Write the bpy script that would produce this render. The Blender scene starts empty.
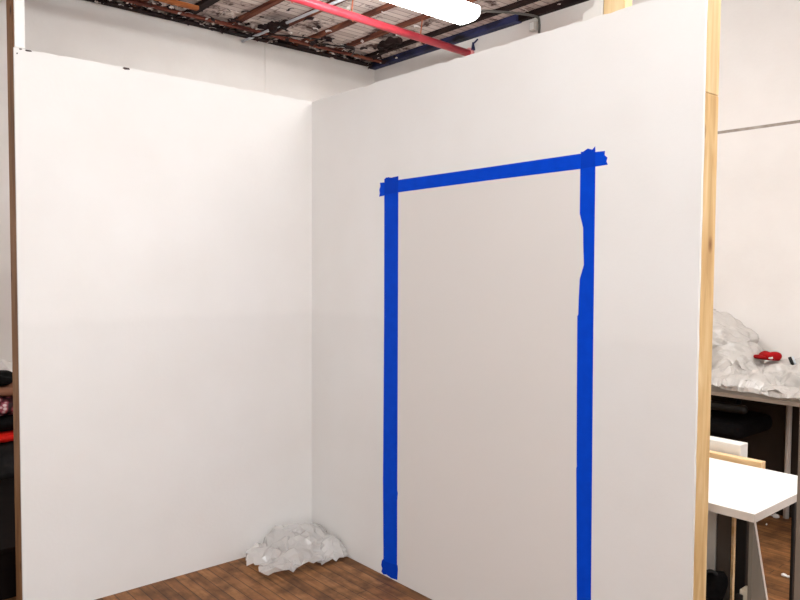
import bpy, bmesh, math, random
import numpy as np
from mathutils import Vector, Matrix, noise
R = math.radians
rnd = random.Random(7)
scene = bpy.context.scene
C = scene.collection

# ------------------------------------------------------------------ helpers
def lin(r, g=None, b=None):
    if g is None: r, g, b = r
    f = lambda c: (c/255/12.92) if c/255 <= .04045 else ((c/255+.055)/1.055)**2.4
    return (f(r), f(g), f(b), 1)

class MB:
    """collects shapes into one bmesh, then links them as ONE mesh object"""
    def __init__(s): s.bm = bmesh.new()
    def box(s, x0, x1, y0, y1, z0, z1, mat=None):
        vs = [s.bm.verts.new(p) for p in ((x0,y0,z0),(x1,y0,z0),(x1,y1,z0),(x0,y1,z0),
                                          (x0,y0,z1),(x1,y0,z1),(x1,y1,z1),(x0,y1,z1))]
        if mat is not None:
            for v in vs: v.co = mat @ v.co
        for f in ((3,2,1,0),(4,5,6,7),(0,1,5,4),(1,2,6,5),(2,3,7,6),(3,0,4,7)):
            s.bm.faces.new([vs[i] for i in f])
        return s
    def tube(s, pts, r, n=12, cap=True):
        pts = [Vector(p) for p in pts]; rings = []
        for i, p in enumerate(pts):
            d = ((pts[min(i+1, len(pts)-1)] - pts[max(i-1, 0)])).normalized()
            a = d.cross(Vector((0,0,1)) if abs(d.z) < .9 else Vector((1,0,0))).normalized()
            b = d.cross(a)
            rr = r[i] if isinstance(r, (list, tuple)) else r
            rings.append([s.bm.verts.new(p + a*rr*math.cos(2*math.pi*k/n) + b*rr*math.sin(2*math.pi*k/n)) for k in range(n)])
        for A, B in zip(rings, rings[1:]):
            for k in range(n):
                f = s.bm.faces.new((A[k], A[(k+1) % n], B[(k+1) % n], B[k])); f.smooth = True
        if cap:
            s.bm.faces.new(rings[0][::-1]); s.bm.faces.new(rings[-1])
        return s
    def lathe(s, prof, c, n=24):
        rings = [[s.bm.verts.new((c[0]+r*math.cos(2*math.pi*k/n), c[1]+r*math.sin(2*math.pi*k/n), c[2]+z)) for k in range(n)] for r, z in prof]
        for A, B in zip(rings, rings[1:]):
            for k in range(n):
                f = s.bm.faces.new((A[k], A[(k+1) % n], B[(k+1) % n], B[k])); f.smooth = True
        s.bm.faces.new(rings[0][::-1]); s.bm.faces.new(rings[-1])
        return s
    def prism(s, pts, axis, a, b):
        """polygon given in the two other axes, extruded along axis from a to b"""
        def P(u, v, w): return {0:(w,u,v), 1:(u,w,v), 2:(u,v,w)}[axis]
        A = [s.bm.verts.new(P(u, v, a)) for u, v in pts]; B = [s.bm.verts.new(P(u, v, b)) for u, v in pts]
        n = len(pts)
        s.bm.faces.new(A[::-1]); s.bm.faces.new(B)
        for k in range(n): s.bm.faces.new((A[k], A[(k+1) % n], B[(k+1) % n], B[k]))
        return s
    def build(s, name, mat, parent=None, bevel=0, origin=None, seg=2):
        bmesh.ops.recalc_face_normals(s.bm, faces=s.bm.faces)
        me = bpy.data.meshes.new(name)
        o = bpy.data.objects.new(name, me)
        if origin is None and parent is None and len(s.bm.verts):
            xs = [v.co for v in s.bm.verts]
            origin = (sum(v.x for v in xs)/len(xs), sum(v.y for v in xs)/len(xs), min(v.z for v in xs))
        if parent is not None:
            origin = PIV[parent.name]
        if origin is not None:
            bmesh.ops.translate(s.bm, verts=s.bm.verts, vec=-Vector(origin))
        s.bm.to_mesh(me); s.bm.free()
        me.materials.append(mat)
        if parent is not None:
            o.parent = parent
            PIV[o.name] = origin
        else:
            o.location = origin; PIV[o.name] = Vector(origin)
        C.objects.link(o)
        if bevel:
            m = o.modifiers.new('bevel', 'BEVEL'); m.width = bevel; m.segments = seg; m.limit_method = 'ANGLE'
        return o
PIV = {}
def tag(o, label=None, cat=None, group=None, kind=None):
    if label: o['label'] = label
    if cat: o['category'] = cat
    if group: o['group'] = group
    if kind: o['kind'] = kind
    return o
def thing(name, loc, label, cat, group=None):
    o = bpy.data.objects.new(name, None); o.empty_display_size = .1
    C.objects.link(o); o.location = loc; PIV[o.name] = Vector(loc)
    return tag(o, label, cat, group)
def struct(o): o['kind'] = 'structure'; return o

# ------------------------------------------------------------------ materials
def mat(name, col, rough=.6, spec=.4, var=None, scale=4, detail=4, bump=0, bscale=40, stretch=(1,1,1), metal=0, alpha=1, emit=None):
    m = bpy.data.materials.new(name); m.use_nodes = True
    nt = m.node_tree; N = nt.nodes; L = nt.links
    b = N['Principled BSDF']
    b.inputs['Base Color'].default_value = lin(col)
    b.inputs['Roughness'].default_value = rough
    b.inputs['Specular IOR Level'].default_value = spec
    b.inputs['Metallic'].default_value = metal
    b.inputs['Alpha'].default_value = alpha
    tc = N.new('ShaderNodeTexCoord'); mp = N.new('ShaderNodeMapping'); mp.inputs['Scale'].default_value = stretch
    L.new(tc.outputs['Object'], mp.inputs['Vector'])
    if var:
        t = N.new('ShaderNodeTexNoise'); t.inputs['Scale'].default_value = scale; t.inputs['Detail'].default_value = detail
        L.new(mp.outputs[0], t.inputs['Vector'])
        r = N.new('ShaderNodeValToRGB')
        r.color_ramp.elements[0].position = .3; r.color_ramp.elements[1].position = .7
        r.color_ramp.elements[0].color = lin(var); r.color_ramp.elements[1].color = lin(col)
        L.new(t.outputs['Fac'], r.inputs[0]); L.new(r.outputs[0], b.inputs['Base Color'])
    if bump:
        t2 = N.new('ShaderNodeTexNoise'); t2.inputs['Scale'].default_value = bscale; t2.inputs['Detail'].default_value = 6
        L.new(mp.outputs[0], t2.inputs['Vector'])
        bp = N.new('ShaderNodeBump'); bp.inputs['Strength'].default_value = bump; bp.inputs['Distance'].default_value = .01
        L.new(t2.outputs['Fac'], bp.inputs['Height']); L.new(bp.outputs[0], b.inputs['Normal'])
    if emit:
        b.inputs['Emission Color'].default_value = (emit[0], emit[1], emit[2], 1); b.inputs['Emission Strength'].default_value = emit[3]
    return m

def board_mat():
    """painted drywall hung as two courses: the lower course slightly greyer, with a ragged step between"""
    m = mat('white_painted_drywall', (238,236,234), .65, .25, var=(234,231,228), scale=2.5, detail=7, bump=.05, bscale=60)
    nt = m.node_tree; N = nt.nodes; L = nt.links; b = N['Principled BSDF']
    src = b.inputs['Base Color'].links[0].from_socket
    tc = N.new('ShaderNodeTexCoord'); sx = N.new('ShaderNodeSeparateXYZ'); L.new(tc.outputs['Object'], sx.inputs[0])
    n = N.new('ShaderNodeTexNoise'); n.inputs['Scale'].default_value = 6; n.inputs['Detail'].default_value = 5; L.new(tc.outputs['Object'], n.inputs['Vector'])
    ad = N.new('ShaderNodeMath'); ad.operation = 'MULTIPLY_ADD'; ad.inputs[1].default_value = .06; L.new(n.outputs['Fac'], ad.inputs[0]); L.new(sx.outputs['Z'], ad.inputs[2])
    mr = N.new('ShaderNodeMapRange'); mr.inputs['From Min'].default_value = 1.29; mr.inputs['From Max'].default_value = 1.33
    mr.inputs['To Min'].default_value = .97; mr.inputs['To Max'].default_value = 1; L.new(ad.outputs[0], mr.inputs['Value'])  # colour steps slightly darker below mid height
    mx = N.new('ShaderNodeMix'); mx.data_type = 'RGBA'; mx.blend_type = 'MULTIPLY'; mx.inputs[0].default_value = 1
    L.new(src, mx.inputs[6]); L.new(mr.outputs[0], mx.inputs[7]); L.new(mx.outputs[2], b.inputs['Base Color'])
    return m

def wood_mat(name, cols, axis, scale=9, knots=None, rough=.55, along=.12):
    """lumber: grain stretched along axis, optional dark knots"""
    m = bpy.data.materials.new(name); m.use_nodes = True
    nt = m.node_tree; N = nt.nodes; L = nt.links; b = N['Principled BSDF']
    b.inputs['Roughness'].default_value = rough; b.inputs['Specular IOR Level'].default_value = .25
    tc = N.new('ShaderNodeTexCoord'); mp = N.new('ShaderNodeMapping')
    st = [1, 1, 1]; st[axis] = along; mp.inputs['Scale'].default_value = st
    L.new(tc.outputs['Object'], mp.inputs['Vector'])
    t = N.new('ShaderNodeTexNoise'); t.inputs['Scale'].default_value = scale*4; t.inputs['Detail'].default_value = 5; t.inputs['Distortion'].default_value = .6
    L.new(mp.outputs[0], t.inputs['Vector'])
    r = N.new('ShaderNodeValToRGB'); e = r.color_ramp.elements
    e[0].position = .3; e[0].color = lin(cols[0]); e[1].position = .7; e[1].color = lin(cols[2])
    q = e.new(.5); q.color = lin(cols[1])
    L.new(t.outputs['Fac'], r.inputs[0]); out = r.outputs[0]
    if knots:
        st2 = [1, 1, 1]; st2[axis] = .55
        mp2 = N.new('ShaderNodeMapping'); mp2.inputs['Scale'].default_value = st2; L.new(tc.outputs['Object'], mp2.inputs['Vector'])
        v = N.new('ShaderNodeTexVoronoi'); v.inputs['Scale'].default_value = 9; L.new(mp2.outputs[0], v.inputs['Vector'])
        kr = N.new('ShaderNodeValToRGB'); kr.color_ramp.elements[0].position = .03; kr.color_ramp.elements[1].position = .17
        kr.color_ramp.elements[0].color = (1,1,1,1); kr.color_ramp.elements[1].color = (0,0,0,1)
        L.new(v.outputs['Distance'], kr.inputs[0])
        mx = N.new('ShaderNodeMix'); mx.data_type = 'RGBA'; mx.inputs[7].default_value = lin(knots)
        L.new(kr.outputs[0], mx.inputs[0]); L.new(out, mx.inputs[6]); out = mx.outputs[2]
    L.new(out, b.inputs['Base Color'])
    bp = N.new('ShaderNodeBump'); bp.inputs['Strength'].default_value = .25; bp.inputs['Distance'].default_value = .004
    L.new(t.outputs['Fac'], bp.inputs['Height']); L.new(bp.outputs[0], b.inputs['Normal'])
    return m

def floor_mat():
    m = bpy.data.materials.new('worn_plank_floor'); m.use_nodes = True
    nt = m.node_tree; N = nt.nodes; L = nt.links; b = N['Principled BSDF']
    b.inputs['Specular IOR Level'].default_value = .35
    tc = N.new('ShaderNodeTexCoord')
    br = N.new('ShaderNodeTexBrick'); br.offset = .37; br.inputs['Scale'].default_value = 1
    br.inputs['Brick Width'].default_value = 1.15; br.inputs['Row Height'].default_value = .058
    br.inputs['Mortar Size'].default_value = .0022; br.inputs['Mortar Smooth'].default_value = .3; br.inputs['Bias'].default_value = 0
    br.inputs['Color1'].default_value = (0,0,0,1); br.inputs['Color2'].default_value = (1,1,1,1); br.inputs['Mortar'].default_value = (.5,.5,.5,1)
    L.new(tc.outputs['Object'], br.inputs['Vector'])
    mp = N.new('ShaderNodeMapping'); mp.inputs['Scale'].default_value = (.12,1,1); L.new(tc.outputs['Object'], mp.inputs['Vector'])
    g = N.new('ShaderNodeTexNoise'); g.inputs['Scale'].default_value = 45; g.inputs['Detail'].default_value = 6; L.new(mp.outputs[0], g.inputs['Vector'])
    # per plank tone + grain
    a = N.new('ShaderNodeMath'); a.operation = 'MULTIPLY_ADD'; a.inputs[1].default_value = .26; a.inputs[2].default_value = 0
    L.new(br.outputs['Color'], a.inputs[0])
    a2 = N.new('ShaderNodeMath'); a2.operation = 'MULTIPLY_ADD'; a2.inputs[1].default_value = .75; L.new(g.outputs['Fac'], a2.inputs[0]); L.new(a.outputs[0], a2.inputs[2])
    r = N.new('ShaderNodeValToRGB'); e = r.color_ramp.elements
    e[0].position = .2; e[0].color = lin(84,54,28); e[1].position = .85; e[1].color = lin(182,130,82)
    q = e.new(.5); q.color = lin(140,92,52)
    L.new(a2.outputs[0], r.inputs[0])
    # dirt patches
    d = N.new('ShaderNodeTexNoise'); d.inputs['Scale'].default_value = 8; d.inputs['Detail'].default_value = 8; d.inputs['Roughness'].default_value = .65
    L.new(tc.outputs['Object'], d.inputs['Vector'])
    dr = N.new('ShaderNodeValToRGB'); dr.color_ramp.elements[0].position = .42; dr.color_ramp.elements[1].position = .66
    dr.color_ramp.elements[1].color = (.75,.75,.75,1)
    L.new(d.outputs['Fac'], dr.inputs[0])
    mx = N.new('ShaderNodeMix'); mx.data_type = 'RGBA'; mx.inputs[7].default_value = lin(66,44,30)
    L.new(dr.outputs[0], mx.inputs[0]); L.new(r.outputs[0], mx.inputs[6])
    mx2 = N.new('ShaderNodeMix'); mx2.data_type = 'RGBA'; mx2.inputs[7].default_value = lin(62,40,24)
    L.new(br.outputs['Fac'], mx2.inputs[0]); L.new(mx.outputs[2], mx2.inputs[6])
    L.new(mx2.outputs[2], b.inputs['Base Color'])
    rr = N.new('ShaderNodeMapRange'); rr.inputs['To Min'].default_value = .42; rr.inputs['To Max'].default_value = .75
    L.new(d.outputs['Fac'], rr.inputs['Value']); L.new(rr.outputs[0], b.inputs['Roughness'])
    bp = N.new('ShaderNodeBump'); bp.inputs['Strength'].default_value = .4; bp.inputs['Distance'].default_value = .004; bp.invert = True
    L.new(br.outputs['Fac'], bp.inputs['Height']); L.new(bp.outputs[0], b.inputs['Normal'])
    return m

def deck_mat():
    """peeling pale painted boards running along Y with dark gaps and bare patches"""
    m = bpy.data.materials.new('peeling_ceiling_boards'); m.use_nodes = True
    nt = m.node_tree; N = nt.nodes; L = nt.links; b = N['Principled BSDF']; b.inputs['Roughness'].default_value = .85
    tc = N.new('ShaderNodeTexCoord')
    br = N.new('ShaderNodeTexBrick'); br.inputs['Scale'].default_value = 1; br.inputs['Brick Width'].default_value = .9; br.inputs['Row Height'].default_value = .075
    br.inputs['Mortar Size'].default_value = .004; br.inputs['Color1'].default_value = lin(196,180,174); br.inputs['Color2'].default_value = lin(226,214,208); br.inputs['Mortar'].default_value = lin(128,106,98)
    mp = N.new('ShaderNodeMapping'); mp.inputs['Rotation'].default_value = (0,0,R(90)); L.new(tc.outputs['Object'], mp.inputs['Vector']); L.new(mp.outputs[0], br.inputs['Vector'])
    n = N.new('ShaderNodeTexNoise'); n.inputs['Scale'].default_value = 3.2; n.inputs['Detail'].default_value = 9; n.inputs['Roughness'].default_value = .7; L.new(tc.outputs['Object'], n.inputs['Vector'])
    r = N.new('ShaderNodeValToRGB'); r.color_ramp.elements[0].position = .53; r.color_ramp.elements[1].position = .6
    L.new(n.outputs['Fac'], r.inputs[0])
    mx = N.new('ShaderNodeMix'); mx.data_type = 'RGBA'; mx.inputs[7].default_value = lin(70,42,36)
    L.new(r.outputs[0], mx.inputs[0]); L.new(br.outputs['Color'], mx.inputs[6]); L.new(mx.outputs[2], b.inputs['Base Color'])
    bp = N.new('ShaderNodeBump'); bp.inputs['Strength'].default_value = .7; bp.inputs['Distance'].default_value = .02
    L.new(n.outputs['Fac'], bp.inputs['Height']); L.new(bp.outputs[0], b.inputs['Normal'])
    return m

def film_mat(name, col, clear, rough=.25):
    """thin plastic sheeting: part see-through, part milky, with a gloss"""
    m = bpy.data.materials.new(name); m.use_nodes = True
    nt = m.node_tree; N = nt.nodes; L = nt.links
    b = N['Principled BSDF']; b.inputs['Base Color'].default_value = lin(col); b.inputs['Roughness'].default_value = rough; b.inputs['Specular IOR Level'].default_value = .9
    tl = N.new('ShaderNodeBsdfTranslucent'); tl.inputs['Color'].default_value = lin(col)
    tr = N.new('ShaderNodeBsdfTransparent'); tr.inputs['Color'].default_value = (.97,.97,.97,1)
    m1 = N.new('ShaderNodeMixShader'); m1.inputs[0].default_value = .35
    L.new(b.outputs[0], m1.inputs[1]); L.new(tl.outputs[0], m1.inputs[2])
    m2 = N.new('ShaderNodeMixShader')
    m2.inputs[0].default_value = clear
    L.new(m1.outputs[0], m2.inputs[1]); L.new(tr.outputs[0], m2.inputs[2])
    L.new(m2.outputs[0], N['Material Output'].inputs['Surface'])
    return m

M_floor = floor_mat(); M_deck = deck_mat()
M_board = board_mat()
M_plaster = mat('old_white_plaster', (232,227,223), .75, .25, var=(224,218,213), scale=2.2, detail=6, bump=.12, bscale=30)
M_gap = mat('grey_brown_gap_batten', (176,166,156), .8, .2, var=(140,126,116), scale=14)
M_studR = wood_mat('pine_lumber', [(196,154,102),(218,182,128),(234,206,158)], 2, 6, knots=(120,74,36))
M_studR2 = wood_mat('pale_pine_lumber', [(214,180,128),(232,204,156),(240,220,178)], 2, 6, knots=(150,100,60))
M_studL = wood_mat('old_brown_lumber', [(116,80,52),(150,108,72),(170,128,90)], 2, 7, knots=(60,36,22))
M_frame = wood_mat('framing_pine', [(190,150,100),(212,176,126),(226,196,150)], 2, 6)
M_frameH = wood_mat('framing_pine_plate', [(190,150,100),(212,176,126),(226,196,150)], 0, 6)
M_joist = wood_mat('rusty_brown_joist', [(52,26,20),(104,56,42),(146,92,66)], 0, 6, rough=.85)
M_dark = mat('sooty_dark_timber', (44,28,26), .85, .2, var=(24,14,16), scale=8, bump=.3)
M_batten = wood_mat('rust_red_batten', [(64,26,22),(112,58,46),(140,84,62)], 1, 6, rough=.85)
M_orange = wood_mat('orange_brown_timber', [(120,62,30),(164,94,50),(184,116,70)], 1, 6, rough=.8)
M_flake_l = mat('pale_paint_flake', (222,212,208), .8)
M_flake_d = mat('dark_paint_flake', (40,24,26), .85)
M_blue = mat('blue_painted_ledger', (58,64,112), .7, .3, var=(22,18,24), scale=7, detail=8, stretch=(.6,1,2))
M_pipe = mat('red_painted_pipe', (204,62,76), .4, .5, var=(176,44,58), scale=5, bump=.05)
M_pipeold = mat('rusty_pipe_strap', (150,84,60), .7, .3)
M_conduit = mat('grey_steel_conduit', (206,212,220), .3, .5)
M_box = mat('pale_grey_steel_box', (198,192,186), .5, .4)
M_wiremat = mat('dark_grey_conduit', (92,88,84), .5, .4)
M_white = mat('white_enamel', (240,239,236), .45, .45)
M_lampglow = mat('lit_diffuser', (255,255,250), .4, .3, emit=(.96,.99,.985,7.0))
M_lampglow2 = mat('brighter_lit_diffuser', (255,255,250), .4, .3, emit=(.96,.99,.985,9.5))  # glow turned up to brighten the far left wall and left partition
M_tape = mat('blue_masking_tape', (0,72,212), .7, .08, var=(0,66,202), scale=20, bump=.06, bscale=120)
M_tape2 = mat('doubled_blue_masking_tape', (0,63,196), .7, .08, var=(0,59,186), scale=20, bump=.06, bscale=120)
M_grey = mat('flat_grey_panel', (227,222,218), .8, .1)
M_film = film_mat('clear_plastic_film', (250,248,246), .45, .10)
M_film2 = film_mat('milky_plastic_film', (226,221,216), .15, .2)
M_desk = mat('white_laminate', (246,245,243), .3, .5)
M_deskedge = mat('white_edge_band', (214,206,198), .5, .3)
M_black = mat('black_plastic', (16,15,15), .5, .4)
M_blackfab = mat('black_fabric', (14,13,14), .9, .1, var=(22,20,21), scale=50)
M_greybrown = mat('grey_brown_board', (98,88,80), .7, .2, var=(86,76,68), scale=8)
M_greypanel = mat('grey_laminate', (126,120,110), .5, .3, var=(112,106,96), scale=4)
M_cream = mat('cream_plastic', (206,196,176), .5, .4)
M_plank = wood_mat('pale_plank', [(206,166,116),(226,190,142),(238,208,166)], 0, 6)
M_whiteboard = mat('white_painted_board', (230,227,222), .55, .3, var=(216,212,206), scale=5)
M_tabletop = mat('worn_table_top', (226,218,208), .5, .3, var=(196,184,170), scale=12, stretch=(.3,1,1))
M_tleg = mat('white_table_leg', (224,216,208), .45, .4)
M_brownpanel = mat('dark_brown_panel', (58,48,41), .75, .15, var=(48,40,34), scale=6)
M_red = mat('red_fabric', (166,14,18), .75, .15, var=(128,8,12), scale=14, bump=.3)
M_brightred = mat('bright_red_fabric', (240,36,22), .7, .2, var=(214,24,14), scale=12, bump=.2)
M_greyfab = mat('charcoal_cloth', (62,60,60), .9, .1, var=(40,38,39), scale=9, bump=.3)
M_tan = mat('tan_brown_cloth', (164,116,92), .85, .1, var=(136,92,72), scale=10, bump=.3)
M_post = mat('grey_brown_upright', (136,122,108), .7, .2, var=(112,98,86), scale=6, stretch=(1,1,.2))
M_crate = mat('dark_crate', (22,15,13), .9, .08, var=(15,10,10), scale=10)
M_paper = mat('white_scrap', (236,232,228), .8, .1)

def pink_mat():
    m = bpy.data.materials.new('pink_patterned_plastic'); m.use_nodes = True
    nt = m.node_tree; N = nt.nodes; L = nt.links; b = N['Principled BSDF']; b.inputs['Roughness'].default_value = .4
    tc = N.new('ShaderNodeTexCoord'); v = N.new('ShaderNodeTexVoronoi'); v.inputs['Scale'].default_value = 26; L.new(tc.outputs['Object'], v.inputs['Vector'])
    r = N.new('ShaderNodeValToRGB'); e = r.color_ramp.elements
    e[0].position = .2; e[0].color = lin(236,214,214); e[1].position = .6; e[1].color = lin(52,22,30)
    q = e.new(.36); q.color = lin(176,80,96)
    L.new(v.outputs['Distance'], r.inputs[0]); L.new(r.outputs[0], b.inputs['Base Color'])
    return m
M_pink = pink_mat()

# ------------------------------------------------------------------ crumpling
def folds(n, seed, fmin, fmax):
    q = random.Random(seed); out = []
    for _ in range(n):
        d = Vector((q.gauss(0,1), q.gauss(0,1), q.gauss(0,1))).normalized(); f = q.uniform(fmin, fmax)
        out.append((d, f, q.random()))
    return out
def crumple(p, fs):
    h = 0
    for d, f, o in fs:
        t = (p.dot(d)*f + o) % 1.0
        h += (abs(2*t-1) - .5)/f
    return h/math.sqrt(len(fs))
def blob(name, m, c, rad, parent=None, seed=1, amp=1., nu=48, nv=28, zmin=0., power=1., fold=(7, 4, 14), clampx=None, clampy=None, shape=None, smooth=False, clampz=None):
    """crumpled closed bundle: an ellipsoid folded by random creases, flat where it rests on zmin or against a wall"""
    fs = folds(fold[0], seed, fold[1], fold[2])
    b = MB(); bm = b.bm; c = Vector(c); grid = []
    for j in range(nv+1):
        th = math.pi*j/nv; row = []
        for i in range(nu):
            ph = 2*math.pi*i/nu
            n = Vector((math.sin(th)*math.cos(ph), math.sin(th)*math.sin(ph), math.cos(th)))
            q = Vector([math.copysign(abs(k)**power, k) for k in n])
            p = Vector((q.x*rad[0], q.y*rad[1], q.z*rad[2]))
            if shape: p = shape(p, n)
            p = c + p + n*crumple(c+p, fs)*amp
            if p.z < zmin: p.z = zmin
            if clampz and p.z > clampz: p.z = clampz - .002*rnd.random()
            if clampx: p.x = min(max(p.x, clampx[0]), clampx[1])
            if clampy: p.y = min(max(p.y, clampy[0]), clampy[1])
            row.append(p)
        grid.append(row)
    top = bm.verts.new(grid[0][0]); bot = bm.verts.new(grid[nv][0])
    V = [[bm.verts.new(p) for p in row] for row in grid[1:nv]]
    for i in range(nu):
        bm.faces.new((top, V[0][i], V[0][(i+1) % nu])); bm.faces.new((bot, V[-1][(i+1) % nu], V[-1][i]))
    for A, B in zip(V, V[1:]):
        for i in range(nu): bm.faces.new((A[i], B[i], B[(i+1) % nu], A[(i+1) % nu]))
    if smooth:
        for f in bm.faces: f.smooth = True
    return b.build(name, m, parent)

def settle(nx, ny, place, rest, height, bounds, iters=160, seed=1, jitter=.01, grav=.0016, stiff=1., pins=None):
    """a small position-based sheet: starts bunched up at place(u, v), wants spacing rest, buckles and settles on height(x, y)"""
    g = np.random.default_rng(seed)
    U, V = np.meshgrid(np.linspace(0,1,nx), np.linspace(0,1,ny))
    P = np.stack(place(U, V), -1) + g.normal(0, jitter, (ny, nx, 3)); Q = P.copy()
    cons = []
    def add(A, B, r, k): cons.append((A, B, r, k))
    S = np.s_
    for dx, dy, k in ((1,0,1.),(0,1,1.),(1,1,.6),(1,-1,.6),(2,0,.22),(0,2,.22),(4,0,.10),(0,4,.10)):
        r = math.hypot(dx*rest[0], dy*rest[1])
        for par in (0, 1):
            # gather index pairs; alternate parity so that a vertex is not moved twice at once
            ii, jj = np.meshgrid(np.arange(nx), np.arange(ny))
            ok = (ii+dx < nx) & (jj+dy < ny) & (jj+dy >= 0)
            sel = ok & ((((ii//max(dx,1)) if dx else (jj//max(abs(dy),1))) % 2) == par)
            a = (jj[sel]*nx + ii[sel]); b = ((jj[sel]+dy)*nx + ii[sel]+dx)
            add(a, b, r, k*stiff)
    P = P.reshape(-1,3); Q = Q.reshape(-1,3)
    x0, x1, y0, y1 = bounds
    for it in range(iters):
        vel = (P - Q)*.86; Q = P.copy(); P = P + vel; P[:,2] -= grav
        for rep_ in range(3):
            for a, b, r, k in cons:
                d = P[b]-P[a]; l = np.linalg.norm(d, axis=1, keepdims=True) + 1e-9
                c = d*(k*.5*(l-r)/l)
                P[a] += c; P[b] -= c
            P[:,0] = np.clip(P[:,0], x0, x1); P[:,1] = np.clip(P[:,1], y0, y1)
            h = height(P[:,0], P[:,1])
            low = P[:,2] < h
            P[:,2] = np.where(low, h, P[:,2])
            Q[low,:2] = Q[low,:2]*.5 + P[low,:2]*.5
    return P.reshape(ny, nx, 3)
def facets(name, P, m, parent, step, seed, jit):
    """stiff film breaks into flat facets between its folds: a coarse, irregular triangulation"""
    g = np.random.default_rng(seed); P = P[::step, ::step].copy(); P += g.normal(0, jit, P.shape)
    P[...,0] = np.maximum(P[...,0], .003); P[...,1] = np.minimum(P[...,1], -.004); P[...,2] = np.maximum(P[...,2], .0025)
    b = MB(); bm = b.bm; ny, nx, _ = P.shape
    V = [[bm.verts.new(tuple(map(float, P[j,i]))) for i in range(nx)] for j in range(ny)]
    for j in range(ny-1):
        for i in range(nx-1):
            a, c, d, e = V[j][i], V[j][i+1], V[j+1][i+1], V[j+1][i]
            for tri in (((a,c,d),(a,d,e)) if g.random() < .5 else ((a,c,e),(c,d,e))): bm.faces.new(tri)
    o = b.build(name, m, parent)
    o.modifiers.new('thick', 'SOLIDIFY').thickness = .001
    return o
def crease(P, seed, levels, zmin=0., zfn=None):
    """sharp random folds pressed into a sheet along its own normals"""
    du = np.gradient(P, axis=1); dv = np.gradient(P, axis=0); n = np.cross(du, dv)
    for _ in range(4):
        n = (n + np.roll(n,1,0) + np.roll(n,-1,0) + np.roll(n,1,1) + np.roll(n,-1,1))/5
    n /= np.linalg.norm(n, axis=2, keepdims=True) + 1e-9
    n[n[...,2] < 0] *= -1
    g = np.random.default_rng(seed); h = np.zeros(P.shape[:2])
    for cnt, f0, f1, amp in levels:
        for _ in range(cnt):
            d = g.normal(size=3); d /= np.linalg.norm(d); f = g.uniform(f0, f1)
            t = (P @ d * f + g.random()) % 1.0
            c = g.uniform(.3, .7)
            h += amp/math.sqrt(cnt)*np.where(t < c, t/c, (1-t)/(1-c))
    Q = P + n*(h - h.mean()*.4)[...,None]
    return Q
def bump(x, y, cx, cy, rx, ry, hgt, pw=2.6, ang=0.):
    c, s_ = math.cos(ang), math.sin(ang); dx, dy = x-cx, y-cy
    d = (np.abs((c*dx+s_*dy)/rx)**2 + np.abs((-s_*dx+c*dy)/ry)**2)**.5
    return hgt*np.clip(1 - d**pw, 0, 1)**.6
def sheet(name, P, m, parent=None, origin=None, thick=.0012, smooth=True):
    b = MB(); bm = b.bm; ny, nx, _ = P.shape
    V = [[bm.verts.new(tuple(map(float, P[j,i]))) for i in range(nx)] for j in range(ny)]
    for j in range(ny-1):
        for i in range(nx-1):
            f = bm.faces.new((V[j][i], V[j][i+1], V[j+1][i+1], V[j+1][i])); f.smooth = smooth
    o = b.build(name, m, parent, origin=origin)
    o.modifiers.new('thick', 'SOLIDIFY').thickness = thick
    return o

# ------------------------------------------------------------------ the setting
HW = 2.44; L1 = 1.487; L2 = 2.236; CEIL = 3.625; JZ = 3.593
XF = -2.57; YF = 2.5
struct(MB().box(XF-.1, 7.0, -6.5, YF+.1, -.05, 0).build('floor', M_floor, origin=(0,0,0)))
# far walls are panels butted with open joints over a backing
b = MB()
b.box(XF-.1, XF-.012, -6.5, YF+.1, 0, CEIL)
for y0, y1, z0, z1 in ((-6.5,-1.4,0,1.84),(-6.5,-1.4,1.846,CEIL),(-1.397,1.2055,0,CEIL),(1.2085,YF,0,CEIL)):
    b.box(XF-.012, XF, y0, y1, z0, z1)
struct(b.build('wall_far_left', M_plaster, origin=(XF,0,0)))
b = MB()
b.box(XF-.1, 7.0, YF+.014, YF+.1, 0, CEIL)
b.box(XF, 7.0, YF, YF+.012, 0, 2.428); b.box(XF, 7.0, YF, YF+.012, 2.447, CEIL)
struct(b.build('wall_far_right', M_plaster, origin=(0,YF,0)))
b = MB(); b.box(XF, 7.0, YF-.0005, YF+.0135, 2.4285, 2.4465)
for x in (1.30, 1.36): b.box(x, x+.03, YF-.002, YF+.002, 2.43, 2.445)
struct(b.build('trim_1', M_gap, origin=(0,YF,2.43)))

# ceiling: boards, joists, battens, flakes of paint
ceil = struct(MB().box(XF-.1, 7.0, -6.5, YF+.1, CEIL, CEIL+.06).build('ceiling', M_deck, origin=(0,0,CEIL)))
for i, y in enumerate([-5.0,-4.2,-3.4,-2.6,-1.8,-1.25,-.8,-.4,-.02,.38,.77,1.13,1.50,1.88,2.24]):
    w = .05 if y != .38 else .075
    tilt = Matrix.Rotation(R(rnd.uniform(-.5,.5)), 4, 'Z')
    MB().box(XF+.02, 6.9, y-w/2, y+w/2, JZ+.0, CEIL+.002).build('joist', M_dark if y in (.38,2.24) else M_joist, ceil, bevel=.004)
for x, m, w, z in ((-2.34, M_batten, .05, JZ-.018), (-2.13, M_orange, .045, JZ-.03), (-2.52, M_dark, .09, JZ-.012)):
    if m is M_orange: MB().box(x-w/2, x+w/2, -5, .345, z, JZ+.001).build('batten', m, ceil, bevel=.004)
    else: MB().box(x-w/2, x+w/2, -5, YF-.11, z, JZ+.001).build('batten', m, ceil, bevel=.004)
for (x, y0, y1) in ((-.9,-3,2.2),(.5,-4,2.2),(2.1,-4,2.2),(3.8,-4,2.2)):
    MB().box(x-.03, x+.03, y0, y1, JZ-.014, JZ+.001).build('batten', M_batten, ceil, bevel=.004)
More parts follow.
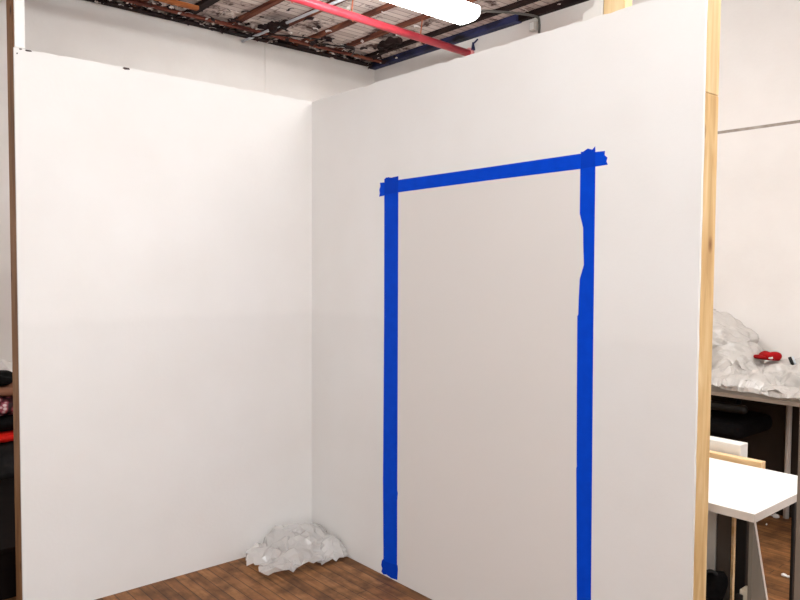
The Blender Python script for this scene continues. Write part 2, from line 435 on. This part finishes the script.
def flakes(name, m, n, seed, xr, zr, smin, smax):
    q = random.Random(seed); b = MB(); bm = b.bm
    for _ in range(n):
        x = XF+.03 + abs(q.gauss(0, xr)) if q.random() < .72 else q.uniform(XF+.05, 1.0)
        y = q.uniform(-1.0, YF-.03); z = q.uniform(*zr); s = q.uniform(smin, smax)
        rot = Matrix.Translation((x,y,z)) @ Matrix.Rotation(q.uniform(0,6.3),4,'Z') @ Matrix.Rotation(q.uniform(-.9,.9),4,'X')
        cols = 5; prev = None
        for k in range(cols):
            t = k/(cols-1)-.5; zz = -s*.9*t*t
            w = s*.5*(1-.5*q.random())
            cur = [bm.verts.new(rot @ Vector((t*s*1.8, -w, zz))), bm.verts.new(rot @ Vector((t*s*1.8, w, zz)))]
            if prev: bm.faces.new((prev[0], cur[0], cur[1], prev[1]))
            prev = cur
    o = b.build(name, m, ceil); o['kind'] = 'stuff'
    o.modifiers.new('thick', 'SOLIDIFY').thickness = .002
    return o
flakes('paint_flakes', M_flake_l, 420, 3, .22, (JZ-.02, JZ+.06), .012, .038)['label'] = 'pale flakes of peeling paint'
flakes('soot_flakes', M_flake_d, 420, 5, .26, (JZ-.02, JZ+.07), .02, .06)['label'] = 'dark curls of peeled ceiling lining'
b = MB()
b.box(XF+.002, -.62, YF-.075, YF-.001, 3.568, CEIL-.001)
struct(b.build('trim_2', M_blue, origin=(XF,YF,3.5)))
b = MB(); b.box(-.618, 6.9, YF-.05, YF-.001, 3.575, CEIL-.001)
struct(b.build('trim_3', M_dark, origin=(0,YF,3.5)))

# the two partition walls (drywall on a lumber frame)
def jag(a, bnd, z, amp, seed, n):
    q = random.Random(seed)
    return [(a+(bnd-a)*k/n, z - (q.random()**4)*amp) for k in range(n+1)]
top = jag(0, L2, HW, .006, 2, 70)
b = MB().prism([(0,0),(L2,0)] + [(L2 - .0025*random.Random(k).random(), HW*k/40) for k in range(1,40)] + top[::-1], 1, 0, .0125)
wr = struct(b.build('wall_right', M_board, origin=(0,0,0)))
MB().box(-.1, L2-.04, .0127, .1015, HW-.04, HW-.006).build('top_plate', M_frameH, wr)
MB().box(-.1, L2-.04, .0127, .1015, .001, .04).build('bottom_plate', M_frameH, wr)
for x in (.0, .42, .83, 1.24, 1.65, 1.98): MB().box(x, x+.038, .0127, .1015, .0405, HW-.0405).build('stud', M_frame, wr)
top = jag(-L1, 0, HW, .006, 9, 50)
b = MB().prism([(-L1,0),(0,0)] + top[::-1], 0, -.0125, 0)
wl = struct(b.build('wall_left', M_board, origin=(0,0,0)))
MB().box(-.1015, -.0127, -L1+.04, .01, HW-.04, HW-.006).build('top_plate', M_batten and M_frame, wl)
MB().box(-.1015, -.0127, -L1+.04, .01, .001, .04).build('bottom_plate', M_frame, wl)
for y in (-1.05, -.62, -.2): MB().box(-.1015, -.0127, y, y+.038, .0405, HW-.0405).build('stud', M_frame, wl)
# chipped dark spots along the top edge of the left wall
b = MB()
for y, z, w, h in ((-1.432,2.434,.028,.007),(-1.462,2.435,.012,.006),(-1.02,2.434,.034,.011),(-1.475,2.415,.006,.006)):
    b.prism([(y-w/2,z),(y-w*.2,z-h/2),(y+w/2,z-h*.2),(y+w*.4,z+h/2),(y-w*.3,z+h*.5)], 0, 0, .0012)
b.build('chip', mat('bare_gypsum_chip', (70,56,56), .9), wl)['label'] = 'small dark chips in the top edge'

t = thing('wooden_stud', (L2-.019, .057, 0), 'pale knotty pine stud closing the free end of the right partition', 'stud')
MB().box(L2-.038, L2, .0127, .1015, .001, 2.10).build('lower_length', M_studR, t, bevel=.003)
MB().box(L2-.038, L2, .0127, .1015, 2.101, 3.2).build('upper_length', M_studR2, t, bevel=.003)['label'] = 'paler upper length of pine'
t = tag(MB().box(-.118, -.0127, -L1, -L1+.030, .001, 3.3).build('wooden_stud', M_studL, bevel=.003),
        'old brown wooden stud running up past the left partition end', 'stud')
tag(MB().box(-.0125, 0, -L1+.004, -L1+.044, HW+.001, 3.3).build('white_batten', M_white, bevel=.002),
    'bright white upright strip standing on left partition top beside brown stud', 'batten')

# offcuts of lumber on top of the right partition
def jogged(x0, x1, y0, y1, z0, z1): return MB().box(x0, x1, y0, y1, z0, z1)
t = tag(MB().box(1.835, 1.925, .03, .075, HW+.001, HW+.12).build('lumber_offcut', M_studR2, bevel=.003),
        'short pale pine offcut standing on top of right partition', 'wood')
b = MB().prism([(1.742,HW+.001),(1.832,HW+.001),(1.832,HW+.085),(1.80,HW+.085),(1.79,HW+.052),(1.752,HW+.04)], 1, .03, .06)
tag(b.build('torn_drywall', M_whiteboard, bevel=.002), 'torn white drywall scrap beside pine offcut on right partition top', 'scrap')

# ------------------------------------------------------------------ grey panel and blue tape
b = MB().prism([(.739,.002),(1.782,.002),(1.784,.30),(1.779,.82),(1.774,1.36),(1.778,1.5),(1.795,1.55),(1.79,1.68),(1.777,1.74),(1.773,1.90),(.735,1.889),(.737,1.375),(.74,.42)], 1, -.0004, -.0001)
tag(b.build('grey_panel', M_grey), 'flat light grey door-sized panel framed by blue tape on right wall', 'panel')
def tape(name, pts, y0, y1, m, label):
    return tag(MB().prism(pts, 1, y0, y1).build(name, m), label, 'tape', 'blue masking tape outlining the doorway')
tape('masking_tape', [(.630,1.960),(.645,1.968),(.66,1.962),(.68,1.964),(.70,1.961),(.735,1.965),(.7365,1.70),(.738,1.375),(.742,.45),(.746,.44),(.742,.40),(.7435,.20),(.744,.020),(.72,.016),(.70,.022),(.664,.014),(.640,.022),(.632,.477),(.634,1.3)],
     -.0007, .0002, M_tape, 'blue tape strip running up the left side of grey panel')
tape('masking_tape', [(1.769,1.901),(1.770,1.734),(1.786,1.681),(1.7875,1.62),(1.792,1.545),(1.784,1.52),(1.775,1.492),(1.772,1.42),(1.771,1.36),(1.767,1.354),(1.771,1.05),(1.775,.812),(1.7765,.79),(1.774,.78),(1.787,.28),(1.790,.004),(1.853,.004),(1.849,.302),(1.843,.826),(1.838,1.307),(1.834,1.904),(1.830,1.972),(1.818,1.962),(1.80,1.968),(1.785,1.96),(1.770,1.962)],
     -.0007, .0002, M_tape, 'wavy-edged blue tape strip running up right side of grey panel')
tape('masking_tape', [(.596,1.946),(.600,1.930),(.592,1.912),(.595,1.895),(.591,1.878),(.66,1.884),(.736,1.889),(1.3,1.896),(1.776,1.899),(1.886,1.903),(1.880,1.915),(1.884,1.928),(1.872,1.938),(1.873,1.953),(1.768,1.955),(1.3,1.951),(.735,1.948),(.66,1.944)],
     -.0010, .0002, M_tape, 'blue tape strip across the top of grey panel')
tape('masking_tape', [(.628,.071),(.640,.082),(.655,.073),(.70,.077),(.748,.083),(.750,.062),(.746,.010),(.70,.004),(.665,.010),(.64,.003),(.624,.012),(.630,.03),(.622,.045)],
     -.0010, .0002, M_tape2, 'short darker blue tape patch at the foot of left strip')
# where strips cross the tape lies double
tape('masking_tape', [(.632,1.884),(.734,1.889),(.734,1.966),(.68,1.963),(.66,1.968),(.632,1.962)], -.0013, .0002, M_tape2, 'darker doubled tape patch at top left corner of grey panel')
tape('masking_tape', [(1.771,1.899),(1.834,1.902),(1.832,1.974),(1.82,1.964),(1.80,1.970),(1.772,1.957)], -.0013, .0002, M_tape2, 'darker doubled tape patch at top right corner of grey panel')

# ------------------------------------------------------------------ plastic sheeting in the corner
t = thing('plastic_sheeting', (.17,-.22,0), 'crumpled clear plastic sheeting heaped on floor in partition corner', 'plastic sheet')
hz = lambda x, y: np.maximum(.002, np.maximum.reduce([bump(x, y, .14, -.17, .14, .18, .095, 3.5), bump(x, y, .16, -.31, .11, .14, .05, 2), bump(x, y, .26, -.22, .09, .11, .05, 2)]))
P = settle(84, 92, lambda u, v: (.02+.32*u, -.47+.455*v + .10*(1-u)*(1-v), .22+0*u), (.0054,.0064), hz, (.004,1,-1,-.004), iters=130, seed=5, jitter=.008)
P = crease(P, 15, ((6,5,10,.040),(6,13,22,.010)))
P[...,0] = np.maximum(P[...,0], .003); P[...,1] = np.minimum(P[...,1], -.004); P[...,2] = np.maximum(P[...,2], .0025)
facets('large_heap', P, M_film, t, 4, 3, .006)
hz2 = lambda x, y: np.maximum(.002, bump(x, y, .275, -.07, .062, .062, .09, 3.5))
P = settle(52, 46, lambda u, v: (.205+.155*u, -.165+.155*v, .2+0*u), (.0047,.0049), hz2, (.004,1,-1,-.004), iters=130, seed=8, jitter=.006)
P = crease(P, 18, ((5,6,11,.028),(5,14,24,.009)))
P[...,1] = np.minimum(P[...,1], -.004); P[...,2] = np.maximum(P[...,2], .0025)
facets('small_heap', P, M_film, t, 4, 4, .005)

# ------------------------------------------------------------------ ceiling services
def curve_pts(pts, n=8):
    out = []
    for k in range(len(pts)-1):
        p0 = Vector(pts[max(k-1,0)]); p1 = Vector(pts[k]); p2 = Vector(pts[k+1]); p3 = Vector(pts[min(k+2,len(pts)-1)])
        for i in range(n):
            s = i/n
            out.append(.5*((2*p1)+(p2-p0)*s+(2*p0-5*p1+4*p2-p3)*s*s+(3*p1-p0-3*p2+p3)*s**3))
    return out + [Vector(pts[-1])]
t = thing('red_pipe', (-1.15,.6,3.44), 'red painted sprinkler pipe running under the ceiling to far wall', 'pipe')
MB().tube([(-1.03,-5,3.44),(-1.10,.65,3.44),(-1.205,YF-.03,3.44)], .031, 16).build('pipe', M_pipe, t)
MB().tube([(-1.206,YF-.03,3.44),(-1.207,YF-.001,3.44)], .048, 16).build('flange', mat('pink_flange', (226,150,150), .5), t)
for y, x in ((-.6,-1.085),(.57,-1.1),(1.13,-1.128),(1.88,-1.17)):
    MB().tube([(x,y,3.44-.034),(x-.034,y,3.44),(x-.02,y,3.475),(x,y,JZ)], .006, 8).build('hanger', M_pipeold, t)
tag(MB().tube([(-1.165,YF-.012,3.53),(-1.165,YF-.012,3.50),(-1.16,YF-.014,3.46)], [.008,.012,.02], 10).tube([(-1.11,YF-.012,3.545),(-1.145,YF-.012,3.525),(-1.165,YF-.012,3.52)], .007, 8).build('pipe_bracket', M_blue),
    'dark blue bracket on far wall beside the end of red pipe', 'bracket')
tag(MB().tube([(XF+.002,.975,3.548),(-1.25,1.035,3.55),(-.2,1.09,3.55)], .0115, 12).build('conduit', M_conduit),
    'thin pale steel conduit crossing the joists above left partition', 'conduit')
t = thing('junction_box', (-.475, YF-.02, 3.46), 'small pale junction box high on far right wall under ceiling', 'junction box')
MB().box(-.505, -.452, YF-.045, YF-.001, 3.462, 3.535).build('box', M_box, t, bevel=.003)
MB().box(-.498, -.459, YF-.05, YF-.0452, 3.47, 3.528).build('cover', M_white, t, bevel=.002)
t2 = tag(MB().tube(curve_pts([(-.432,YF-.0095,3.44),(-.432,YF-.0095,3.52),(-.44,YF-.05,3.566),(-.52,2.2,3.56),(-.7,1.9,3.555),(-.85,1.7,3.56)]), .010, 10).build('conduit', M_wiremat),
         'dark grey bent conduit dropping down far wall beside junction box', 'conduit')
for i, (pts, lab) in enumerate((
    ([(-2.45,.78,3.56),(-2.3,.95,3.52),(-2.2,1.1,3.545),(-2.05,1.3,3.53),(-2.1,1.5,3.565)], 'black cable sagging from the joists near the far left wall'),
    ([(-2.2,1.55,3.56),(-2.05,1.66,3.53),(-1.95,1.62,3.50),(-2.0,1.8,3.53),(-2.3,2.0,3.56)], 'black looped cable dangling from joists near far corner'))):
    tag(MB().tube(curve_pts(pts), .006, 8).build('electrical_cable', M_black), lab, 'cable')
for c, rd, lab, sd in (((-2.02,1.0,3.552),(.13,.06,.03),'dark rag of peeled lining hanging under ceiling above left wall',3),
                   ((-1.75,2.02,3.552),(.16,.07,.035),'dark rag of peeled lining hanging between joists near far corner',4)):
    tag(blob('ceiling_rag', M_dark, c, rd, seed=sd, amp=.45, nu=32, nv=18, zmin=3.4, fold=(8,6,20)), lab, 'rag')

def fixture(cx, cy, label, length=1.4, z=3.385, glow=None):
    t = thing('ceiling_light', (cx, cy, z), label, 'light', 'long fluorescent ceiling lights')
    h = length/2; n = 24
    MB().box(cx-.045, cx+.045, cy-h, cy+h, z+.02, z+.05).build('housing', M_white, t, bevel=.003)
    pts = [(cx + .125*math.copysign(abs(math.cos(2*math.pi*k/n))**.8, math.cos(2*math.pi*k/n)), z-.02 + .058*math.copysign(abs(math.sin(2*math.pi*k/n))**.8, math.sin(2*math.pi*k/n))) for k in range(n)]
    MB().prism(pts, 1, cy-h+.006, cy+h-.006).build('diffuser', glow or M_lampglow, t)
    for s_ in (-1, 1):
        y = cy + s_*h
        MB().prism([(cx+(px-cx)*1.02, z-.02+(pz-z+.02)*1.03) for px, pz in pts], 1, y-.006, y+.004).build('end_cap', M_white, t)
        MB().tube([(cx, cy+s_*h*.7, z+.05),(cx, cy+s_*h*.7, CEIL)], .006, 8).build('hanging_rod', M_conduit, t)
fixture(-.37, .90, 'long lit fluorescent ceiling light above the right partition', glow=M_lampglow2)
fixture(2.45, .72, 'unseen fluorescent ceiling light above the white desk')  # out of view, set here to brighten the desk
fixture(2.3, -1.55, 'added unseen fluorescent ceiling light in front of the partition corner')  # out of view, added to light both partition faces
fixture(4.9, -4.1, 'added unseen fluorescent ceiling light behind the viewpoint')  # out of view, added for light from the camera side
fixture(4.9, -1.55, 'added unseen fluorescent ceiling light right of the viewpoint', glow=M_lampglow2)  # out of view, added to brighten the left partition
fixture(4.9, .72, 'added unseen fluorescent ceiling light over the far right of the room')  # added out of view to help light the left partition

# ------------------------------------------------------------------ white desk behind the right partition
t = thing('desk', (1.75,.48,0), 'white laminate desk with black column leg behind right partition', 'desk')
tp = MB().box(1.15, 2.355, .18, .775, .690, .72).build('tabletop', M_desk, t, bevel=.0015)
eb = MB().box(1.15, 2.3555, .1785, .1799, .6905, .7185).box(2.3552, 2.3566, .1785, .775, .6905, .7185).build('edge_band', M_deskedge, tp)
MB().box(2.224, 2.264, .335, .367, .03, .689).build('leg', M_black, t, bevel=.004)
MB().box(2.343, 2.354, .515, .535, .002, .689).build('leg', M_black, t, bevel=.003)
MB().box(1.25, 1.30, .335, .385, .03, .689).build('leg', M_black, t, bevel=.004)
for x in (2.222, 1.25): MB().box(x-.005, x+.055, .20, .70, .001, .029).build('foot', M_black, t, bevel=.006)
sp = MB().prism([(.20,.689),(.20,.001),(.467,.001),(.203,.689)], 0, 2.330, 2.343).build('end_panel', M_greypanel, t)
MB().prism([(.203,.689),(.467,.001),(.479,.001),(.215,.689)], 0, 2.328, 2.3445).build('edge_strip', M_tleg, sp)
cb = MB().box(2.285, 2.325, .24, .29, .34, .425).build('control_box', M_cream, t, bevel=.004)
MB().box(2.28, 2.30, .225, .239, .36, .41).build('knob', M_black, cb, bevel=.003)
t = thing('board', (1.95,.45,0), 'grey-brown board standing upright under white desk behind black bag', 'board')
MB().box(2.106, 2.160, .44, .46, .001, .685).build('panel', M_greybrown, t, bevel=.001)
MB().box(2.1633, 2.172, .438, .462, .001, .685).build('edge_strip', M_plank, t)['label'] = 'pale wooden edge strip'
tag(MB().box(1.6, 2.103, .44, .458, .001, .685).build('board', M_whiteboard, bevel=.001), 'white board standing upright under desk beside the pine stud', 'board')
t = thing('backpack', (2.2,.28,0), 'black backpack slumped on floor under white desk', 'bag')
bp = blob('body', M_blackfab, (2.165,.285,.20), (.055,.075,.235), t, seed=31, amp=.5, nu=32, nv=20, zmin=.001, power=.75, fold=(6,5,12), smooth=True)
MB().tube(curve_pts([(2.14,.26,.41),(2.15,.27,.43),(2.165,.28,.437),(2.18,.285,.43),(2.185,.285,.41)]), .008, 8).build('handle', M_black, t)
t = thing('carton', (2.05,.31,0), 'small grey carton on floor under desk beside black backpack', 'box')
MB().box(1.98, 2.078, .29, .42, .001, .38).build('body', M_greybrown, t, bevel=.002)
MB().box(1.978, 2.08, .288, .422, .381, .40).build('lid', M_whiteboard, t, bevel=.002)
# boards standing on edge behind the desk
tag(MB().box(1.05, 2.118, .79, .832, .621, .738).build('board', M_plank, bevel=.002), 'pale wooden board lying on sawhorse just behind the white desk', 'board')
tag(MB().box(1.05, 2.008, .842, .915, .621, .782).build('board', M_whiteboard, bevel=.003), 'thick white board lying on sawhorse behind pale wooden board', 'board')
for x0 in (1.15, 1.72):
    t = thing('sawhorse', (x0+.03,.85,0), 'wooden sawhorse carrying boards behind the white desk', 'sawhorse', 'sawhorses behind the desk')
    MB().box(x0, x0+.06, .785, .925, .58, .62).build('beam', M_frameH, t, bevel=.002)
    for sx in (-1, 1):
        for y in (.79, .89):
            MB().prism([(x0+.03+sx*.03-.015,.579),(x0+.03+sx*.03+.015,.579),(x0+.03+sx*.13+.015,.001),(x0+.03+sx*.13-.015,.001)], 1, y, y+.03).build('leg', M_frame, t)
# upright at the right edge of the view
t = thing('upright_post', (2.60,.04,0), 'grey-brown wooden post standing right of the white desk', 'post')
MB().box(2.55, 2.65, 0, .09, .02, 1.14).build('shaft', M_post, t, bevel=.003)
MB().box(2.555, 2.655, -.005, .095, .001, .0195).build('foot', M_black, t, bevel=.003)

# ------------------------------------------------------------------ work table at the far wall
TZ = .82
t = thing('work_table', (1.9,2.18,0), 'narrow white work table with round legs at far right wall', 'table')
MB().box(1.0, 2.75, 1.875, 2.49, TZ-.022, TZ).build('tabletop', M_tabletop, t, bevel=.003)
for x, y in ((1.59,2.435),(1.06,1.925),(2.69,1.925),(1.06,2.435),(2.69,2.435)):
    MB().tube([(x,y,.001),(x,y,TZ-.0225)], .017, 16).build('leg', M_tleg, t)
tag(MB().box(.7, 2.75, 2.465, 2.495, .001, .79).build('panel', M_brownpanel, bevel=.002), 'dark brown panel leaning against far wall beneath work table', 'panel')
# office chair under the table
t = thing('office_chair', (1.25,2.1,0), 'black office chair pushed under work table at far wall', 'chair')
def slab(name, x0, x1, y0, y1, z0, z1, m, bev): return MB().box(x0,x1,y0,y1,z0,z1).build(name, m, t, bevel=bev, seg=5)
slab('seat', 1.02, 1.54, 1.90, 2.36, .545, .655, M_blackfab, .05)
for y in (1.895, 2.325):
    a = slab('armrest', 1.17, 1.56, y, y+.06, .705, .755, M_black, .022)
    MB().tube([(1.30,y+.03,.60),(1.32,y+.03,.708)], .016, 10).build('support', M_black, a)
slab('backrest', .955, 1.015, 1.92, 2.34, .62, 1.05 if False else .79, M_blackfab, .025)
MB().tube([(1.27,2.13,.10),(1.27,2.13,.55)], .028, 14).build('column', M_black, t)
for k in range(5):
    a = 2*math.pi*k/5 + .3
    lg = MB().tube([(1.27,2.13,.10),(1.27+.24*math.cos(a),2.13+.24*math.sin(a),.075)], [.028,.018], 10).build('base_leg', M_black, t)
    MB().tube([(1.27+.24*math.cos(a)-.012,2.13+.24*math.sin(a),.026),(1.27+.24*math.cos(a)+.012,2.13+.24*math.sin(a),.026)], .025, 14).build('caster', M_black, lg)

# plastic sheeting piled on the table: a draped, creased sheet with thickness
def table_h(x, y):
    on = (y > 1.878)
    h = TZ + .003 + np.maximum.reduce([bump(x, y, 1.15, 2.34, .19, .20, .34), bump(x, y, 1.31, 2.30, .15, .22, .18), bump(x, y, 1.48, 2.26, .22, .26, .03),
                                       bump(x, y, 1.95, 2.24, .42, .28, .10), bump(x, y, 2.4, 2.24, .3, .26, .09)])
    return np.where(on, h, TZ-.03)
P_table = settle(170, 80, lambda u, v: (1.10+1.50*u, 1.84+.62*v, TZ+.46-.22*np.clip((u-.1)*4,0,1)+.05*v), (.0100,.0098), table_h, (1.0,2.72,1.80,YF-.02), iters=130, seed=3, jitter=.010)
P_table = crease(P_table, 25, ((5,2.5,5,.06),(8,6,12,.045),(7,15,28,.014)))
P_table[...,1] = np.minimum(P_table[...,1], YF-.02)
on = P_table[...,1] > 1.86
P_table[...,2] = np.where(on, np.maximum(P_table[...,2], TZ+.003), P_table[...,2]); P_table[...,1] = np.where(on, P_table[...,1], np.minimum(P_table[...,1], 1.868))
tag(sheet('plastic_sheeting', P_table, M_film2, smooth=False, origin=(1.8,2.2,TZ)), 'milky plastic sheeting piled along the work table at far wall', 'plastic sheet')
def sheet_top(x, y, r):
    d = np.hypot(P_table[...,0]-x, P_table[...,1]-y) < r
    return float(P_table[...,2][d].max())
t = thing('red_hat', (1.53,2.30,.97), 'red hat lying on plastic sheeting on the work table', 'hat')
hzt = sheet_top(1.545, 2.24, .06) - .004
blob('crown', M_red, (1.545,2.25,hzt+.022), (.048,.05,.026), t, seed=41, amp=.3, nu=28, nv=16, zmin=hzt, fold=(5,6,14), smooth=True)
blob('brim', M_red, (1.505,2.20,hzt+.016), (.036,.03,.009), t, seed=42, amp=.15, nu=24, nv=10, zmin=hzt, fold=(4,6,14), smooth=True)
blob('badge', M_paper, (1.565,2.205,hzt+.018), (.014,.006,.007), t, seed=43, amp=.1, nu=14, nv=8, zmin=0, fold=(4,6,14), smooth=True)['label'] = 'small white badge'
t = thing('black_clip', (1.665,2.33,1.0), 'small black clip sticking up from plastic sheeting on table', 'clip')
kz = sheet_top(1.675, 2.22, .03) - .004
MB().tube([(1.685,2.22,kz),(1.665,2.22,kz+.045)], .010, 8).build('jaw', M_black, t)
MB().tube([(1.70,2.22,kz+.005),(1.682,2.22,kz+.05)], .006, 8).build('handle', M_conduit, t)

# white scraps on the floor behind the desk
for (x, y, s, lab) in ((1.947,1.526,.02,'small white paper scrap on floor nearest the grey-brown post'),
                       (1.566,2.221,.009,'tiny white paper scrap on floor below the far work table'),
                       (1.53,2.40,.02,'crumpled white paper ball on floor below the brown panel')):
    tag(blob('paper_scrap', M_paper, (x,y,s*.35), (s,s*.6,s*.5), seed=int(s*1000), amp=.5, nu=14, nv=8, zmin=.001, fold=(5,10,30)), lab, 'paper scrap')

# ------------------------------------------------------------------ pile beyond the left partition
X0, Y0 = -1.85, -1.28
t = thing('chest', (-.85,-1.75,0), 'low dark brown chest on the floor left of the brown stud', 'chest')
MB().box(-1.45, -.26, -2.35, -1.11, .001, .215).build('body', M_crate, t, bevel=.004)
MB().box(-1.46, -.25, -2.36, -1.10, .216, .24).build('lid', M_crate, t, bevel=.004)
b = MB()
for s in (-.33, .31): b.box(X0+s, X0+s+.02, Y0-.3, Y0+.3, .001, .155)
for s in (-.3, .28): b.box(X0-.31, X0+.31, Y0+s, Y0+s+.02, .001, .155)
b.box(X0-.31, X0+.31, Y0-.28, Y0+.28, .135, .155)
tag(b.build('crate', M_crate, bevel=.002), 'dark low crate under the clothes heap left of brown stud', 'crate')
def layer(name, m, z0, z1, rx, ry, dx, seed, lab, cat, amp=.4, pw=.55):
    return tag(blob(name, m, (X0+dx, Y0, (z0+z1)/2), (rx, ry, (z1-z0)/2), seed=seed, amp=amp, nu=48, nv=22, zmin=z0+.001, clampz=z1-.001, power=pw, fold=(7,4,12), smooth=True), lab, cat)
layer('folded_jacket', M_greyfab, .156, .440, .30, .28, 0, 51, 'charcoal grey jacket bundled on dark crate left of brown stud', 'jacket')
layer('folded_cloth', M_brightred, .441, .495, .32, .29, .02, 52, 'bright red folded cloth on top of charcoal jacket', 'cloth', .15)
layer('folded_cloth', M_blackfab, .496, .585, .29, .27, 0, 53, 'black folded cloth lying on the bright red cloth', 'cloth', .25)
layer('carrier_bag', M_pink, .586, .71, .27, .26, 0, 54, 'pink and white patterned carrier bag on black folded cloth', 'bag', .4)
layer('rolled_cloth', M_tan, .711, .768, .27, .26, 0, 55, 'tan brown rolled cloth on top of pink patterned bag', 'cloth', .2)
layer('folded_garment', M_blackfab, .769, .845, .17, .20, .02, 56, 'rounded black garment on top of the clothes heap at left', 'garment', .3, .8)
tag(blob('white_cloth', M_paper, (XF+.16, -1.2, .42), (.13,.40,.42), seed=57, amp=.5, nu=32, nv=20, zmin=.001, power=.6, fold=(6,4,10), clampx=(XF+.01,0)), 'white cloth bundle against far left wall behind clothes heap', 'cloth')

# ------------------------------------------------------------------ world, camera, view
w = bpy.data.worlds.new('world'); scene.world = w; w.use_nodes = True
bg = w.node_tree.nodes['Background']; bg.inputs[0].default_value = (.97,.985,1.0,1); bg.inputs[1].default_value = .22
cd = bpy.data.cameras.new('camera'); cam = bpy.data.objects.new('camera', cd); C.objects.link(cam); scene.camera = cam
cd.sensor_width = 36; cd.lens = 729.78*36/800; cd.clip_start = .02
yaw, pit, rol = R(139.24698), R(-2.53034), R(.370866)
f = Vector((math.cos(pit)*math.cos(yaw), math.cos(pit)*math.sin(yaw), math.sin(pit)))
r0 = Vector((math.sin(yaw), -math.cos(yaw), 0)); u0 = r0.cross(f)
r = math.cos(rol)*r0 + math.sin(rol)*u0; u = -math.sin(rol)*r0 + math.cos(rol)*u0
Mx = Matrix((r, u, -f)).transposed().to_4x4(); Mx.translation = Vector((3.39423,-2.27685,1.52971))
cam.matrix_world = Mx
vs = scene.view_settings; vs.view_transform = 'Standard'; vs.look = 'None'; vs.gamma = 1; vs.use_curve_mapping = False
vs.exposure = 2.2
scene.cycles.max_bounces = 8; scene.cycles.transparent_max_bounces = 16
